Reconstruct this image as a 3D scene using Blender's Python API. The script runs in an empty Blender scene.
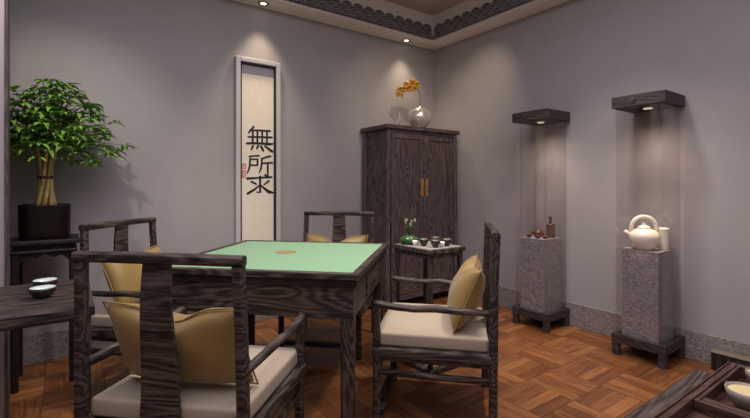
import bpy, bmesh, math, random
from mathutils import Vector, Matrix, noise
PI = math.pi
S = bpy.context.scene
COL = S.collection
random.seed(7)

# ------------------------------------------------------------------ materials
def newmat(name):
    m = bpy.data.materials.new(name); m.use_nodes = True
    nt = m.node_tree
    return m, nt, nt.nodes['Principled BSDF']

def simple(name, col, rough=.5, metal=0, spec=.5, noise_amt=0, noise_scale=20, bump=0, emit=None, coat=0, sheen=0):
    m, nt, b = newmat(name)
    b.inputs['Base Color'].default_value = (*col, 1)
    b.inputs['Roughness'].default_value = rough
    b.inputs['Metallic'].default_value = metal
    b.inputs['Specular IOR Level'].default_value = spec
    b.inputs['Coat Weight'].default_value = coat
    b.inputs['Sheen Weight'].default_value = sheen
    if noise_amt or bump:
        tc = nt.nodes.new('ShaderNodeTexCoord')
        n = nt.nodes.new('ShaderNodeTexNoise'); n.inputs['Scale'].default_value = noise_scale; n.inputs['Detail'].default_value = 6
        nt.links.new(tc.outputs['Object'], n.inputs['Vector'])
        if noise_amt:
            r = nt.nodes.new('ShaderNodeValToRGB')
            r.color_ramp.elements[0].color = (*[c*(1-noise_amt) for c in col], 1); r.color_ramp.elements[0].position = .3
            r.color_ramp.elements[1].color = (*[min(1, c*(1+noise_amt)) for c in col], 1); r.color_ramp.elements[1].position = .7
            nt.links.new(n.outputs['Fac'], r.inputs['Fac']); nt.links.new(r.outputs['Color'], b.inputs['Base Color'])
        if bump:
            bp = nt.nodes.new('ShaderNodeBump'); bp.inputs['Strength'].default_value = bump; bp.inputs['Distance'].default_value = .01
            nt.links.new(n.outputs['Fac'], bp.inputs['Height']); nt.links.new(bp.outputs['Normal'], b.inputs['Normal'])
    if emit:
        b.inputs['Emission Color'].default_value = (*emit[0], 1); b.inputs['Emission Strength'].default_value = emit[1]
    return m

def oak(name, axis, dark=(.013, .0085, .007), light=(.150, .110, .092), scale=1.0, rough=.5):
    """dark limed oak: pale pores drawn out along one local axis"""
    m, nt, b = newmat(name)
    tc = nt.nodes.new('ShaderNodeTexCoord')
    mp = nt.nodes.new('ShaderNodeMapping')
    sc = [95*scale]*3; sc['xyz'.index(axis)] = 5*scale
    mp.inputs['Scale'].default_value = sc
    nt.links.new(tc.outputs['Object'], mp.inputs['Vector'])
    n1 = nt.nodes.new('ShaderNodeTexNoise'); n1.inputs['Scale'].default_value = 1.6; n1.inputs['Detail'].default_value = 5; n1.inputs['Distortion'].default_value = 1.2
    nt.links.new(mp.outputs['Vector'], n1.inputs['Vector'])
    # broad cathedral rings
    mp2 = nt.nodes.new('ShaderNodeMapping')
    sc2 = [9*scale]*3; sc2['xyz'.index(axis)] = 1.6*scale
    mp2.inputs['Scale'].default_value = sc2
    nt.links.new(tc.outputs['Object'], mp2.inputs['Vector'])
    n2 = nt.nodes.new('ShaderNodeTexNoise'); n2.inputs['Scale'].default_value = 1.0; n2.inputs['Detail'].default_value = 1
    nt.links.new(mp2.outputs['Vector'], n2.inputs['Vector'])
    mul = nt.nodes.new('ShaderNodeMath'); mul.operation = 'MULTIPLY'; mul.inputs[1].default_value = 74
    nt.links.new(n2.outputs['Fac'], mul.inputs[0])
    sn = nt.nodes.new('ShaderNodeMath'); sn.operation = 'SINE'
    nt.links.new(mul.outputs[0], sn.inputs[0])
    md = nt.nodes.new('ShaderNodeMath'); md.operation = 'MULTIPLY_ADD'; md.inputs[1].default_value = .135
    nt.links.new(sn.outputs[0], md.inputs[0]); nt.links.new(n1.outputs['Fac'], md.inputs[2])
    r = nt.nodes.new('ShaderNodeValToRGB')
    e = r.color_ramp.elements
    e[0].position = .34; e[0].color = (*dark, 1)
    e[1].position = .86; e[1].color = (*light, 1)
    mid = e.new(.55); mid.color = (*[d*.65+l*.35 for d, l in zip(dark, light)], 1)
    nt.links.new(md.outputs[0], r.inputs['Fac'])
    nt.links.new(r.outputs['Color'], b.inputs['Base Color'])
    b.inputs['Roughness'].default_value = rough; b.inputs['Specular IOR Level'].default_value = .32
    bp = nt.nodes.new('ShaderNodeBump'); bp.inputs['Strength'].default_value = .25; bp.inputs['Distance'].default_value = .002
    nt.links.new(md.outputs[0], bp.inputs['Height']); nt.links.new(bp.outputs['Normal'], b.inputs['Normal'])
    return m

M = {}
for a in 'xyz':
    M['oak_'+a] = oak('limed_oak_'+a, a)
    M['cab_'+a] = oak('cabinet_oak_'+a, a, dark=(.050, .034, .034), light=(.185, .136, .132), rough=.5)
M['dark_oak'] = oak('showcase_oak', 'y', dark=(.026, .019, .020), light=(.085, .066, .066))
M['ebony'] = oak('ebonised_oak', 'x', dark=(.008, .006, .006), light=(.03, .023, .022))
M['tray_wood'] = oak('reddish_tray_wood', 'x', dark=(.045, .020, .015), light=(.13, .068, .052), rough=.35)
M['tray_y'] = oak('reddish_tray_wood_cross', 'y', dark=(.045, .020, .015), light=(.13, .068, .052), rough=.35)
M['felt'] = simple('green_felt', (.215, .355, .215), .95, noise_amt=.05, noise_scale=240, bump=.08, spec=.1)
M['brass_disc'] = simple('tan_disc', (.27, .20, .09), .5, noise_amt=.25, noise_scale=60)
M['brass'] = simple('aged_brass', (.48, .28, .10), .4, metal=.45)
M['linen'] = simple('beige_linen', (.385, .318, .235), .9, noise_amt=.06, noise_scale=180, bump=.05, spec=.15, sheen=.1)
M['gold'] = simple('gold_satin', (.275, .178, .052), .42, noise_amt=.05, noise_scale=9, sheen=.2)
M['gold_dark'] = simple('gold_satin_piping', (.30, .19, .06), .5)
M['white_cer'] = simple('cream_ceramic', (.86, .79, .66), .35, coat=.3)
M['silver_cer'] = simple('pale_silver_ceramic', (.74, .69, .62), .26, metal=.7)
M['black_gloss'] = simple('black_lacquer', (.007, .003, .003), .2, spec=.2, noise_amt=.4, noise_scale=5)
M['brown_clay'] = simple('brown_clay', (.13, .045, .025), .4)
M['dark_glaze'] = simple('dark_brown_glaze', (.022, .013, .010), .25, coat=.4)
M['pale_glaze'] = simple('pale_celadon_glaze', (.62, .72, .66), .2, coat=.3)
M['tea'] = simple('pale_tea', (.72, .58, .28), .12)
M['green_glaze'] = simple('green_glass_glaze', (.030, .085, .018), .22)
M['white'] = simple('white_porcelain', (.85, .83, .78), .3)
M['lit_top'] = simple('lit_tabletop_grey', (.30, .27, .24), .9, noise_amt=.05, noise_scale=300)
M['leaf'] = simple('green_leaf', (.17, .34, .05), .40, noise_amt=.55, noise_scale=9)
M['leaf_dark'] = simple('dark_green_leaf', (.03, .10, .015), .4)
M['stem'] = simple('golden_bark', (.40, .29, .10), .6, noise_amt=.4, noise_scale=25, bump=.2)
M['tie'] = simple('brown_tie', (.06, .03, .015), .7)
M['twig'] = simple('green_twig', (.10, .13, .04), .6)
M['soil'] = simple('dark_soil', (.02, .014, .010), .95, noise_amt=.5, noise_scale=60)
M['petal_y'] = simple('amber_petal', (.55, .28, .03), .5, noise_amt=.35, noise_scale=40)
M['petal_w'] = simple('pale_petal', (.42, .35, .26), .6)
M['frame_w'] = simple('pale_grey_frame', (.52, .50, .50), .45)
M['black'] = simple('gap_shade_black', (.008, .007, .007), .6)
M['mount'] = simple('blue_grey_silk', (.34, .33, .36), .8, noise_amt=.06, noise_scale=90)
M['paper'] = simple('cream_paper', (.82, .74, .60), .9, noise_amt=.04, noise_scale=30)
M['ink'] = simple('black_ink', (.010, .009, .009), .7)
M['seal'] = simple('red_seal_ink', (.56, .17, .13), .8)
M['grey_stone_orn'] = simple('grey_scholar_stone', (.30, .28, .28), .6, noise_amt=.3, noise_scale=30)
M['steel'] = simple('brushed_ring', (.35, .31, .27), .35, metal=.8)
M['lamp_lens'] = simple('lit_lamp_lens', (1, .9, .7), .4, emit=((1, .84, .60), 4))
M['bowl_cer'] = simple('greige_ceramic', (.28, .24, .19), .4)
M['cup_lining'] = simple('olive_glaze', (.20, .19, .14), .3)
M['case_lens'] = simple('showcase_lens', (.5, .45, .38), .4, emit=((1, .84, .60), .5))
M['dark_cloth'] = simple('black_ribbed_cushion', (.02, .017, .015), .7)
M['pale_edge'] = simple('gilt_edge', (.20, .165, .11), .5)

def plaster(name, col, var=.05):
    m, nt, b = newmat(name)
    tc = nt.nodes.new('ShaderNodeTexCoord')
    n = nt.nodes.new('ShaderNodeTexNoise'); n.inputs['Scale'].default_value = 2.4; n.inputs['Detail'].default_value = 8; n.inputs['Roughness'].default_value = .65
    nt.links.new(tc.outputs['Object'], n.inputs['Vector'])
    r = nt.nodes.new('ShaderNodeValToRGB')
    r.color_ramp.elements[0].position = .3; r.color_ramp.elements[0].color = (*[c*(1-var) for c in col], 1)
    r.color_ramp.elements[1].position = .7; r.color_ramp.elements[1].color = (*[c*(1+var) for c in col], 1)
    nt.links.new(n.outputs['Fac'], r.inputs['Fac']); nt.links.new(r.outputs['Color'], b.inputs['Base Color'])
    b.inputs['Roughness'].default_value = .85; b.inputs['Specular IOR Level'].default_value = .2
    n2 = nt.nodes.new('ShaderNodeTexNoise'); n2.inputs['Scale'].default_value = 160
    nt.links.new(tc.outputs['Object'], n2.inputs['Vector'])
    bp = nt.nodes.new('ShaderNodeBump'); bp.inputs['Strength'].default_value = .05; bp.inputs['Distance'].default_value = .004
    nt.links.new(n2.outputs['Fac'], bp.inputs['Height']); nt.links.new(bp.outputs['Normal'], b.inputs['Normal'])
    return m
M['wall'] = plaster('grey_plaster', (.37, .343, .338))
M['soffit'] = plaster('soffit_paint', (.86, .80, .77), .02)
M['ceil'] = plaster('ceiling_paint', (.50, .45, .40), .02)
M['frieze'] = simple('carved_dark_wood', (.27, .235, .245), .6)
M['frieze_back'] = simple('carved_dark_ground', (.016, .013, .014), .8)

def granite(name, c0, c1, sc=55, bump=.5):
    m, nt, b = newmat(name)
    tc = nt.nodes.new('ShaderNodeTexCoord')
    n = nt.nodes.new('ShaderNodeTexNoise'); n.inputs['Scale'].default_value = sc; n.inputs['Detail'].default_value = 7; n.inputs['Roughness'].default_value = .7
    mp = nt.nodes.new('ShaderNodeMapping'); mp.inputs['Scale'].default_value = (1, 1, 1.9)
    nt.links.new(tc.outputs['Object'], mp.inputs['Vector']); nt.links.new(mp.outputs['Vector'], n.inputs['Vector'])
    r = nt.nodes.new('ShaderNodeValToRGB')
    r.color_ramp.elements[0].position = .34; r.color_ramp.elements[0].color = (*c0, 1)
    r.color_ramp.elements[1].position = .66; r.color_ramp.elements[1].color = (*c1, 1)
    nt.links.new(n.outputs['Fac'], r.inputs['Fac']); nt.links.new(r.outputs['Color'], b.inputs['Base Color'])
    b.inputs['Roughness'].default_value = .85
    bp = nt.nodes.new('ShaderNodeBump'); bp.inputs['Strength'].default_value = bump; bp.inputs['Distance'].default_value = .008
    nt.links.new(n.outputs['Fac'], bp.inputs['Height']); nt.links.new(bp.outputs['Normal'], b.inputs['Normal'])
    return m
M['granite'] = granite('skirting_granite', (.11, .092, .085), (.36, .315, .285))
M['pillar'] = granite('rough_cut_stone', (.16, .138, .135), (.36, .32, .31), 42, .9)

def glass():
    m = bpy.data.materials.new('clear_glass'); m.use_nodes = True
    nt = m.node_tree; nt.nodes.clear()
    out = nt.nodes.new('ShaderNodeOutputMaterial')
    mix = nt.nodes.new('ShaderNodeMixShader'); tr = nt.nodes.new('ShaderNodeBsdfTransparent'); gl = nt.nodes.new('ShaderNodeBsdfGlossy')
    tr.inputs['Color'].default_value = (.985, .975, .978, 1); gl.inputs['Roughness'].default_value = .02
    lw = nt.nodes.new('ShaderNodeLayerWeight'); lw.inputs['Blend'].default_value = .5
    pw = nt.nodes.new('ShaderNodeMath'); pw.operation = 'POWER'; pw.inputs[1].default_value = 5
    fr = nt.nodes.new('ShaderNodeMath'); fr.operation = 'MULTIPLY_ADD'; fr.inputs[1].default_value = .6; fr.inputs[2].default_value = .04
    nt.links.new(lw.outputs['Facing'], pw.inputs[0]); nt.links.new(pw.outputs[0], fr.inputs[0])
    nt.links.new(fr.outputs[0], mix.inputs['Fac']); nt.links.new(tr.outputs[0], mix.inputs[1]); nt.links.new(gl.outputs[0], mix.inputs[2])
    nt.links.new(mix.outputs[0], out.inputs['Surface'])
    return m
M['glass'] = glass()

def parquet():
    m, nt, b = newmat('basket_weave_parquet')
    tc = nt.nodes.new('ShaderNodeTexCoord')
    at = nt.nodes.new('ShaderNodeAttribute'); at.attribute_name = 'plank'
    ad = nt.nodes.new('ShaderNodeAttribute'); ad.attribute_name = 'across'
    outs = []
    for sc in ((5, 60, 1), (60, 5, 1)):
        mp = nt.nodes.new('ShaderNodeMapping'); mp.inputs['Scale'].default_value = sc
        nt.links.new(tc.outputs['Object'], mp.inputs['Vector'])
        addv = nt.nodes.new('ShaderNodeVectorMath'); addv.operation = 'ADD'
        sclv = nt.nodes.new('ShaderNodeMath'); sclv.operation = 'MULTIPLY'; sclv.inputs[1].default_value = 90
        nt.links.new(at.outputs['Fac'], sclv.inputs[0])
        nt.links.new(mp.outputs['Vector'], addv.inputs[0]); nt.links.new(sclv.outputs[0], addv.inputs[1])
        n = nt.nodes.new('ShaderNodeTexNoise'); n.inputs['Scale'].default_value = .7; n.inputs['Detail'].default_value = 5; n.inputs['Distortion'].default_value = 1.6
        nt.links.new(addv.outputs[0], n.inputs['Vector']); outs.append(n.outputs['Fac'])
    mx = nt.nodes.new('ShaderNodeMix')
    nt.links.new(ad.outputs['Fac'], mx.inputs[0]); nt.links.new(outs[0], mx.inputs[2]); nt.links.new(outs[1], mx.inputs[3])
    ma = nt.nodes.new('ShaderNodeMath'); ma.operation = 'MULTIPLY_ADD'; ma.inputs[1].default_value = .36
    nt.links.new(at.outputs['Fac'], ma.inputs[0])
    mb = nt.nodes.new('ShaderNodeMath'); mb.operation = 'MULTIPLY'; mb.inputs[1].default_value = .95
    nt.links.new(mx.outputs[0], mb.inputs[0]); nt.links.new(mb.outputs[0], ma.inputs[2])
    r = nt.nodes.new('ShaderNodeValToRGB'); e = r.color_ramp.elements
    e[0].position = .15; e[0].color = (.048, .015, .006, 1)
    e[1].position = .95; e[1].color = (.36, .150, .050, 1)
    k = e.new(.55); k.color = (.165, .058, .019, 1)
    nt.links.new(ma.outputs[0], r.inputs['Fac']); nt.links.new(r.outputs['Color'], b.inputs['Base Color'])
    b.inputs['Roughness'].default_value = .38; b.inputs['Specular IOR Level'].default_value = .4
    return m
M['parquet'] = parquet()
M['joint'] = simple('parquet_joint', (.03, .013, .008), .8)

# ------------------------------------------------------------------ geometry helpers
class MB:
    def __init__(s): s.bm = bmesh.new()
    def box(s, x0, x1, y0, y1, z0, z1):
        v = [s.bm.verts.new(p) for p in ((x0,y0,z0),(x1,y0,z0),(x1,y1,z0),(x0,y1,z0),(x0,y0,z1),(x1,y0,z1),(x1,y1,z1),(x0,y1,z1))]
        for f in ((3,2,1,0),(4,5,6,7),(0,1,5,4),(1,2,6,5),(2,3,7,6),(3,0,4,7)): s.bm.faces.new([v[i] for i in f])
        return s
    def loops(s, rings, closed=True, cap=True):
        vs = [[s.bm.verts.new(p) for p in r] for r in rings]
        n = len(vs[0])
        for a, b in zip(vs, vs[1:]):
            for i in range(n if closed else n-1):
                s.bm.faces.new((a[i], a[(i+1) % n], b[(i+1) % n], b[i]))
        if cap:
            s.bm.faces.new(list(reversed(vs[0]))); s.bm.faces.new(vs[-1])
        return s
    def sweep(s, path, prof, scales=None, up=(0,0,1)):
        """prof: list of (a,b) offsets; a along side, b along the up-ish axis"""
        path = [Vector(p) for p in path]; rings = []
        n = len(path); up = Vector(up)
        for i, p in enumerate(path):
            t = (path[min(i+1, n-1)] - path[max(i-1, 0)]).normalized()
            sd = t.cross(up)
            if sd.length < 1e-4: sd = t.cross(Vector((0, 1, 0)))
            sd.normalize(); u2 = sd.cross(t).normalized()
            k = scales[i] if scales else 1
            rings.append([p + sd*a*k + u2*b*k for a, b in prof])
        return s.loops(rings)
    def tube(s, path, r, seg=10, scales=None, up=(0,0,1), flat=1):
        prof = [(r*math.cos(2*PI*i/seg), r*flat*math.sin(2*PI*i/seg)) for i in range(seg)]
        return s.sweep(path, prof, scales, up)
    def bar(s, path, w, h, scales=None, up=(0,0,1)):
        c = min(w, h)*.22
        prof = [(w/2-c,-h/2),(w/2,-h/2+c),(w/2,h/2-c),(w/2-c,h/2),(-w/2+c,h/2),(-w/2,h/2-c),(-w/2,-h/2+c),(-w/2+c,-h/2)]
        return s.sweep(path, prof, scales, up)
    def lathe(s, prof, seg=32, c=(0,0,0)):
        """prof: (r,z) from bottom axis outwards; r=0 ends close on the axis"""
        rings = []
        for r, z in prof:
            r = max(r, 1e-4)
            rings.append([(c[0]+r*math.cos(2*PI*i/seg), c[1]+r*math.sin(2*PI*i/seg), c[2]+z) for i in range(seg)])
        return s.loops(rings)
    def prism(s, pts, z0, z1, f):
        """extrude outline pts (a,b) between depths via f(a,b,d)"""
        lo = [s.bm.verts.new(f(a, b, z0)) for a, b in pts]; hi = [s.bm.verts.new(f(a, b, z1)) for a, b in pts]
        n = len(pts)
        s.bm.faces.new(list(reversed(lo))); s.bm.faces.new(hi)
        for i in range(n): s.bm.faces.new((lo[i], lo[(i+1)%n], hi[(i+1)%n], hi[i]))
        return s
    def build(s, name, mat, parent=None, loc=None, smooth=False, bevel=0, subsurf=0, segs=2):
        bmesh.ops.recalc_face_normals(s.bm, faces=s.bm.faces)
        me = bpy.data.meshes.new(name); s.bm.to_mesh(me); s.bm.free()
        for m in (mat if isinstance(mat, list) else [mat]): me.materials.append(m)
        o = bpy.data.objects.new(name, me); COL.objects.link(o)
        if smooth:
            for p in me.polygons: p.use_smooth = True
        if bevel:
            md = o.modifiers.new('bevel', 'BEVEL'); md.width = bevel; md.segments = segs; md.limit_method = 'ANGLE'; md.angle_limit = math.radians(40)
        if subsurf:
            md = o.modifiers.new('sub', 'SUBSURF'); md.levels = subsurf; md.render_levels = subsurf
        if parent: o.parent = parent
        if loc: o.location = loc
        return o

def tag(o, label, cat, group=None):
    o['label'] = label; o['category'] = cat
    if group: o['group'] = group
    return o
def thing(name, label, cat, loc=(0,0,0), rz=0, group=None):
    o = bpy.data.objects.new(name, None); COL.objects.link(o); o.empty_display_size = .1
    o.location = loc; o.rotation_euler = (0, 0, rz)
    return tag(o, label, cat, group)
def struct(o): o['kind'] = 'structure'; return o
def copy_tree(o, parent=None):
    c = o.copy(); COL.objects.link(c); c.parent = parent
    for ch in list(o.children): copy_tree(ch, c)
    return c
def bx(name, mat, parent, *d, bevel=.004): return MB().box(*d).build(name, mat, parent, bevel=bevel)
def bez(p0, p1, p2, p3, n=12):
    out = []
    for i in range(n+1):
        t = i/n; a = (1-t)**3; b = 3*t*(1-t)**2; c = 3*t*t*(1-t); d = t**3
        out.append(Vector(p0)*a + Vector(p1)*b + Vector(p2)*c + Vector(p3)*d)
    return out

# ------------------------------------------------------------------ the room
XR, YB, XL, YF = 3.50, 3.68, -1.9, -2.4       # right wall, back wall, left wall, open edge behind the viewer
ZS, ZC, SW = 2.78, 3.07, .215                 # soffit, ceiling, soffit width

def build_floor():
    bm = bmesh.new(); T = .30; NP = 4; g = .0012
    pl = bm.faces.layers.float.new('plank'); ac = bm.faces.layers.float.new('across')
    x_off, y_off = 2.29, 1.29
    rnd = random.Random(3)
    i0, i1 = math.floor((XL-x_off)/T), math.ceil((XR-x_off)/T); j0, j1 = math.floor((YF-y_off)/T), math.ceil((YB-y_off)/T)
    for i in range(i0, i1):
        for j in range(j0, j1):
            al = (i+j+1) % 2
            for k in range(NP):
                if al: a = (x_off+i*T+k*T/NP, x_off+i*T+(k+1)*T/NP, y_off+j*T, y_off+(j+1)*T)
                else: a = (x_off+i*T, x_off+(i+1)*T, y_off+j*T+k*T/NP, y_off+j*T+(k+1)*T/NP)
                a = (max(a[0], XL), min(a[1], XR), max(a[2], YF), min(a[3], YB))
                if a[1]-a[0] < .01 or a[3]-a[2] < .01: 
                    continue
                v = [bm.verts.new((x, y, 0)) for x, y in ((a[0]+g,a[2]+g),(a[1]-g,a[2]+g),(a[1]-g,a[3]-g),(a[0]+g,a[3]-g))]
                f = bm.faces.new(v); f[pl] = rnd.random(); f[ac] = al
    v = [bm.verts.new(p) for p in ((XL,YF,-.0015),(XR,YF,-.0015),(XR,YB,-.0015),(XL,YB,-.0015))]
    f = bm.faces.new(v); f.material_index = 1
    me = bpy.data.meshes.new('floor'); bm.to_mesh(me); bm.free()
    me.materials.append(M['parquet']); me.materials.append(M['joint'])
    o = bpy.data.objects.new('floor', me); COL.objects.link(o); return struct(o)
build_floor()
W = .12
struct(bx('wall_back', M['wall'], None, XL-W, XR+W, YB, YB+W, -.01, ZC+.1, bevel=0))
struct(bx('wall_right', M['wall'], None, XR, XR+W, YF, YB, -.01, ZC+.1, bevel=0))
struct(bx('wall_left', M['wall'], None, XL-W, XL, YF, YB, -.01, ZC+.1, bevel=0))
# wall behind the viewer left out so soft world light can enter
struct(bx('ceiling', M['ceil'], None, XL, XR, YF, YB, ZC, ZC+.1, bevel=0))
# dropped border round the ceiling: soffit and plain upstand
s_ = MB()
s_.box(XL, XR, YB-SW, YB, ZS, ZC); s_.box(XR-SW, XR, YF, YB-SW, ZS, ZC)
struct(s_.build('ceiling_soffit', M['soffit']))
# thin reveal lines on the soffit's lower inner edge
lp = MB()
lp.box(XL, XR-SW-.012, YB-SW-.012, YB-SW, ZS-.002, ZS+.02); lp.box(XR-SW-.012, XR-SW, YF, YB-SW, ZS-.002, ZS+.02)
struct(lp.build('trim_1', M['soffit']))

# carved wave frieze standing on the upstand
def frieze(name, n, f, period=.128):
    mb = MB(); R = period*.54
    rows = ((.088, 0, .010), (.046, .5, .020), (.0, 0, .030))
    for z, off, dep in rows:
        for k in range(n):
            cx = (k+off+.5)*period
            N = 10
            disc = [(cx+R*math.cos(PI*i/N), z+R*math.sin(PI*i/N)) for i in range(N+1)]
            mb.prism(disc, dep-.009, dep, f)
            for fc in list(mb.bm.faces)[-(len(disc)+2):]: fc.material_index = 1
            for r1, r0 in ((R, R-.011), (R-.023, R-.033), (R-.045, R-.054)):
                if r0 < .004: r0 = .004
                ring = [(cx+r1*math.cos(PI*i/N), z+r1*math.sin(PI*i/N)) for i in range(N+1)] + [(cx+r0*math.cos(PI*i/N), z+r0*math.sin(PI*i/N)) for i in range(N, -1, -1)]
                lo = [mb.bm.verts.new(f(a, b, dep)) for a, b in ring]; hi = [mb.bm.verts.new(f(a, b, dep+.007)) for a, b in ring]
                L = len(ring); h = N+1
                for i in range(N):
                    mb.bm.faces.new((hi[i], hi[i+1], hi[L-2-i], hi[L-1-i]))
                for i in range(L): mb.bm.faces.new((lo[i], lo[(i+1)%L], hi[(i+1)%L], hi[i]))
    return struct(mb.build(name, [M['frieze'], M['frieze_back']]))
Yf, Xf = YB-SW-.012, XR-SW-.012
frieze('trim_2', 40, lambda a, b, d: (Xf-.035-a, Yf-d, ZS+.012+b))
frieze('trim_3', 34, lambda a, b, d: (Xf-d, Yf-.035-a, ZS+.012+b))

# granite skirting
struct(bx('baseboard_back', M['granite'], None, XL, XR, YB-.018, YB, 0, .196, bevel=.003))
struct(bx('baseboard_right', M['granite'], None, XR-.015, XR, YF, YB-.018, 0, .196, bevel=.003))
# pale partition end with its dark beads at the left edge
pj = -.222
struct(bx('wall_partition', M['wall'], None, XL, pj-.012, 2.60, 2.68, 0, ZC, bevel=0))
struct(MB().box(pj-.012, pj, 2.595, 2.685, 0, ZC).box(pj-.062, pj-.054, 2.593, 2.60, 0, ZC).build('trim_4', M['cab_z']))

# ------------------------------------------------------------------ mahjong table
TC = (1.042, 2.304); A45 = -PI/4          # local +y points away from the viewer along (1,1)
tbl = thing('mahjong_table', 'square dark oak game table with a green felt top', 'table', (*TC, 0), A45)
H = .517; ZT = .807
rim = MB()
for sx in (-1, 1):
    rim.box(min(sx*(H-.036), sx*H), max(sx*(H-.036), sx*H), -H, H, ZT-.030, ZT)
    rim.box(-H+.036, H-.036, min(sx*(H-.036), sx*H), max(sx*(H-.036), sx*H), ZT-.030, ZT)
rim.build('rim', M['oak_x'], tbl, bevel=.004)
mo = MB(); h2 = H-.014
mo.box(-h2, h2, -h2, h2, ZT-.066, ZT-.0305); mo.build('rim_moulding', M['ebony'], tbl, bevel=.006, segs=3)
bx('felt_top', M['felt'], tbl, -H+.0365, H-.0365, -H+.0365, H-.0365, ZT-.030, ZT-.004, bevel=0)
dm = MB(); dm.lathe([(0,0),(.062,0),(.062,.0015),(0,.0015)], 40); dm.build('center_disc', M['brass_disc'], tbl, loc=(-.036, .048, ZT-.004))
ap = MB(); h3 = H-.03; az0 = .594
for sx in (-1, 1):
    ap.box(min(sx*(h3-.025), sx*h3), max(sx*(h3-.025), sx*h3), -h3, h3, az0, ZT-.0665)
    ap.box(-h3+.025, h3-.025, min(sx*(h3-.025), sx*h3), max(sx*(h3-.025), sx*h3), az0, ZT-.0665)
ap.build('apron', M['oak_x'], tbl, bevel=.003)
for q in (1, 3):
    d = MB().box(-.17, .17, 0, .008, az0+.025, ZT-.085).build('drawer', M['oak_x'], tbl, bevel=.003)
    d.rotation_euler = (0, 0, q*PI/2)
    d.location = Matrix.Rotation(q*PI/2, 3, 'Z') @ Vector((0, h3, 0))
    kb = MB().tube([(-.03, .006, 0), (-.028, .018, 0), (.028, .018, 0), (.03, .006, 0)], .004, 8).build('drawer_pull', M['ebony'], d)
    kb.location = (0, 0, .662)
for sx in (-1, 1):
    for sy in (-1, 1):
        a, b_ = sx*(h3-.031), sy*(h3-.031)
        MB().bar([(a, b_, 0), (a, b_, .3), (a, b_, az0+.002)], .062, .062, scales=[.92, .97, 1.01], up=(0, 1, 0)).build('leg', M['oak_z'], tbl)

# ------------------------------------------------------------------ armchairs
def make_chair(label):
    t = thing('armchair', label, 'chair', group='armchairs round the green table')
    px, yb, yf = .282, -.285, .265
    for s in (-1, 1):
        MB().bar([(s*px*1.045, yb+.005, 0), (s*px*1.03, yb, .43), (s*px*1.01, yb-.004, .75), (s*px*.99, yb-.012, .946)], .036, .038, up=(0, 1, 0)).build('rear_post', M['oak_x'], t)
    tr = MB().bar([(-px-.016, yb-.012, .963), (-.12, yb-.018, .965), (.12, yb-.018, .965), (px+.016, yb-.012, .963)], .038, .034)
    tr.build('top_rail', M['oak_x'], t, bevel=0)
    # central splat: tapered board with a slight S curve
    rings = []
    for i in range(11):
        k = i/10; z = .40 + k*.548; w = (.145-.048*k)/2
        y = yb + .008*math.sin(k*2*PI) - .012*k
        rings.append([(-w, y-.008, z), (w, y-.008, z), (w, y+.008, z), (-w, y+.008, z)])
    MB().loops(rings).build('splat', M['oak_x'], t, bevel=.003)
    for s in (-1, 1):
        pts = [(s*px*1.0, yb+.016, .602), (s*(px+.004), -.12, .604), (s*(px+.012), -.02, .614), (s*(px+.014), .08, .608), (s*(px+.012), .17, .612), (s*(px+.008), .250, .620), (s*(px+.006), .278, .622)]
        MB().tube(pts, .0175, 10, scales=[.9, .95, 1.05, 1, 1, 1.05, .9], flat=.95).build('armrest', M['oak_y'], t, smooth=True)
        MB().bar([(s*px*1.0, yf, 0), (s*(px-.002), yf, .42), (s*(px+.004), yf+.004, .612)], .036, .036, up=(0, 1, 0)).build('front_post', M['oak_x'], t)
    sf = MB()
    zs0, zs1 = .368, .412
    sf.box(-px+.018, px-.018, yf-.018, yf+.022, zs0, zs1); sf.box(-px+.018, px-.018, yb-.020, yb+.02, zs0, zs1)
    for s in (-1, 1): sf.box(min(s*(px-.03), s*(px+.026)), max(s*(px-.03), s*(px+.026)), yb-.02, yf+.022, zs0+.001, zs1+.001)
    sf.box(-px+.03, px-.03, yb+.02, yf-.018, zs0+.012, zs1-.006)
    sf.build('seat_frame', M['oak_y'], t, bevel=.008)
    an = MB()
    for s in (-1, 1): an.box(s*px-.009, s*px+.009, yb+.02, yf-.02, .345, .368)
    an.box(-px+.02, px-.02, yf-.01, yf+.01, .335, .368); an.build('seat_apron', M['oak_y'], t, bevel=.003)
    cu = MB()
    cu.box(-px+.006, px-.006, yb+.020, yf+.014, .4125, .480)
    cu.build('seat_cushion', M['linen'], t, bevel=.014, segs=4, smooth=True)
    for s in (-1, 1):
        MB().tube([(s*px, yb+.012, .285), (s*px, 0, .286), (s*px, yf-.012, .292)], .0155, 10).build('side_stretcher', M['oak_y'], t, smooth=True)
    MB().box(-px+.016, px-.016, yf-.03, yf+.018, .070, .102).build('footrest', M['oak_x'], t, bevel=.006)
    MB().tube([(-px, yb, .20), (0, yb, .20), (px, yb, .20)], .0145, 10).build('rear_stretcher', M['oak_x'], t, smooth=True)
    return t

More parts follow.
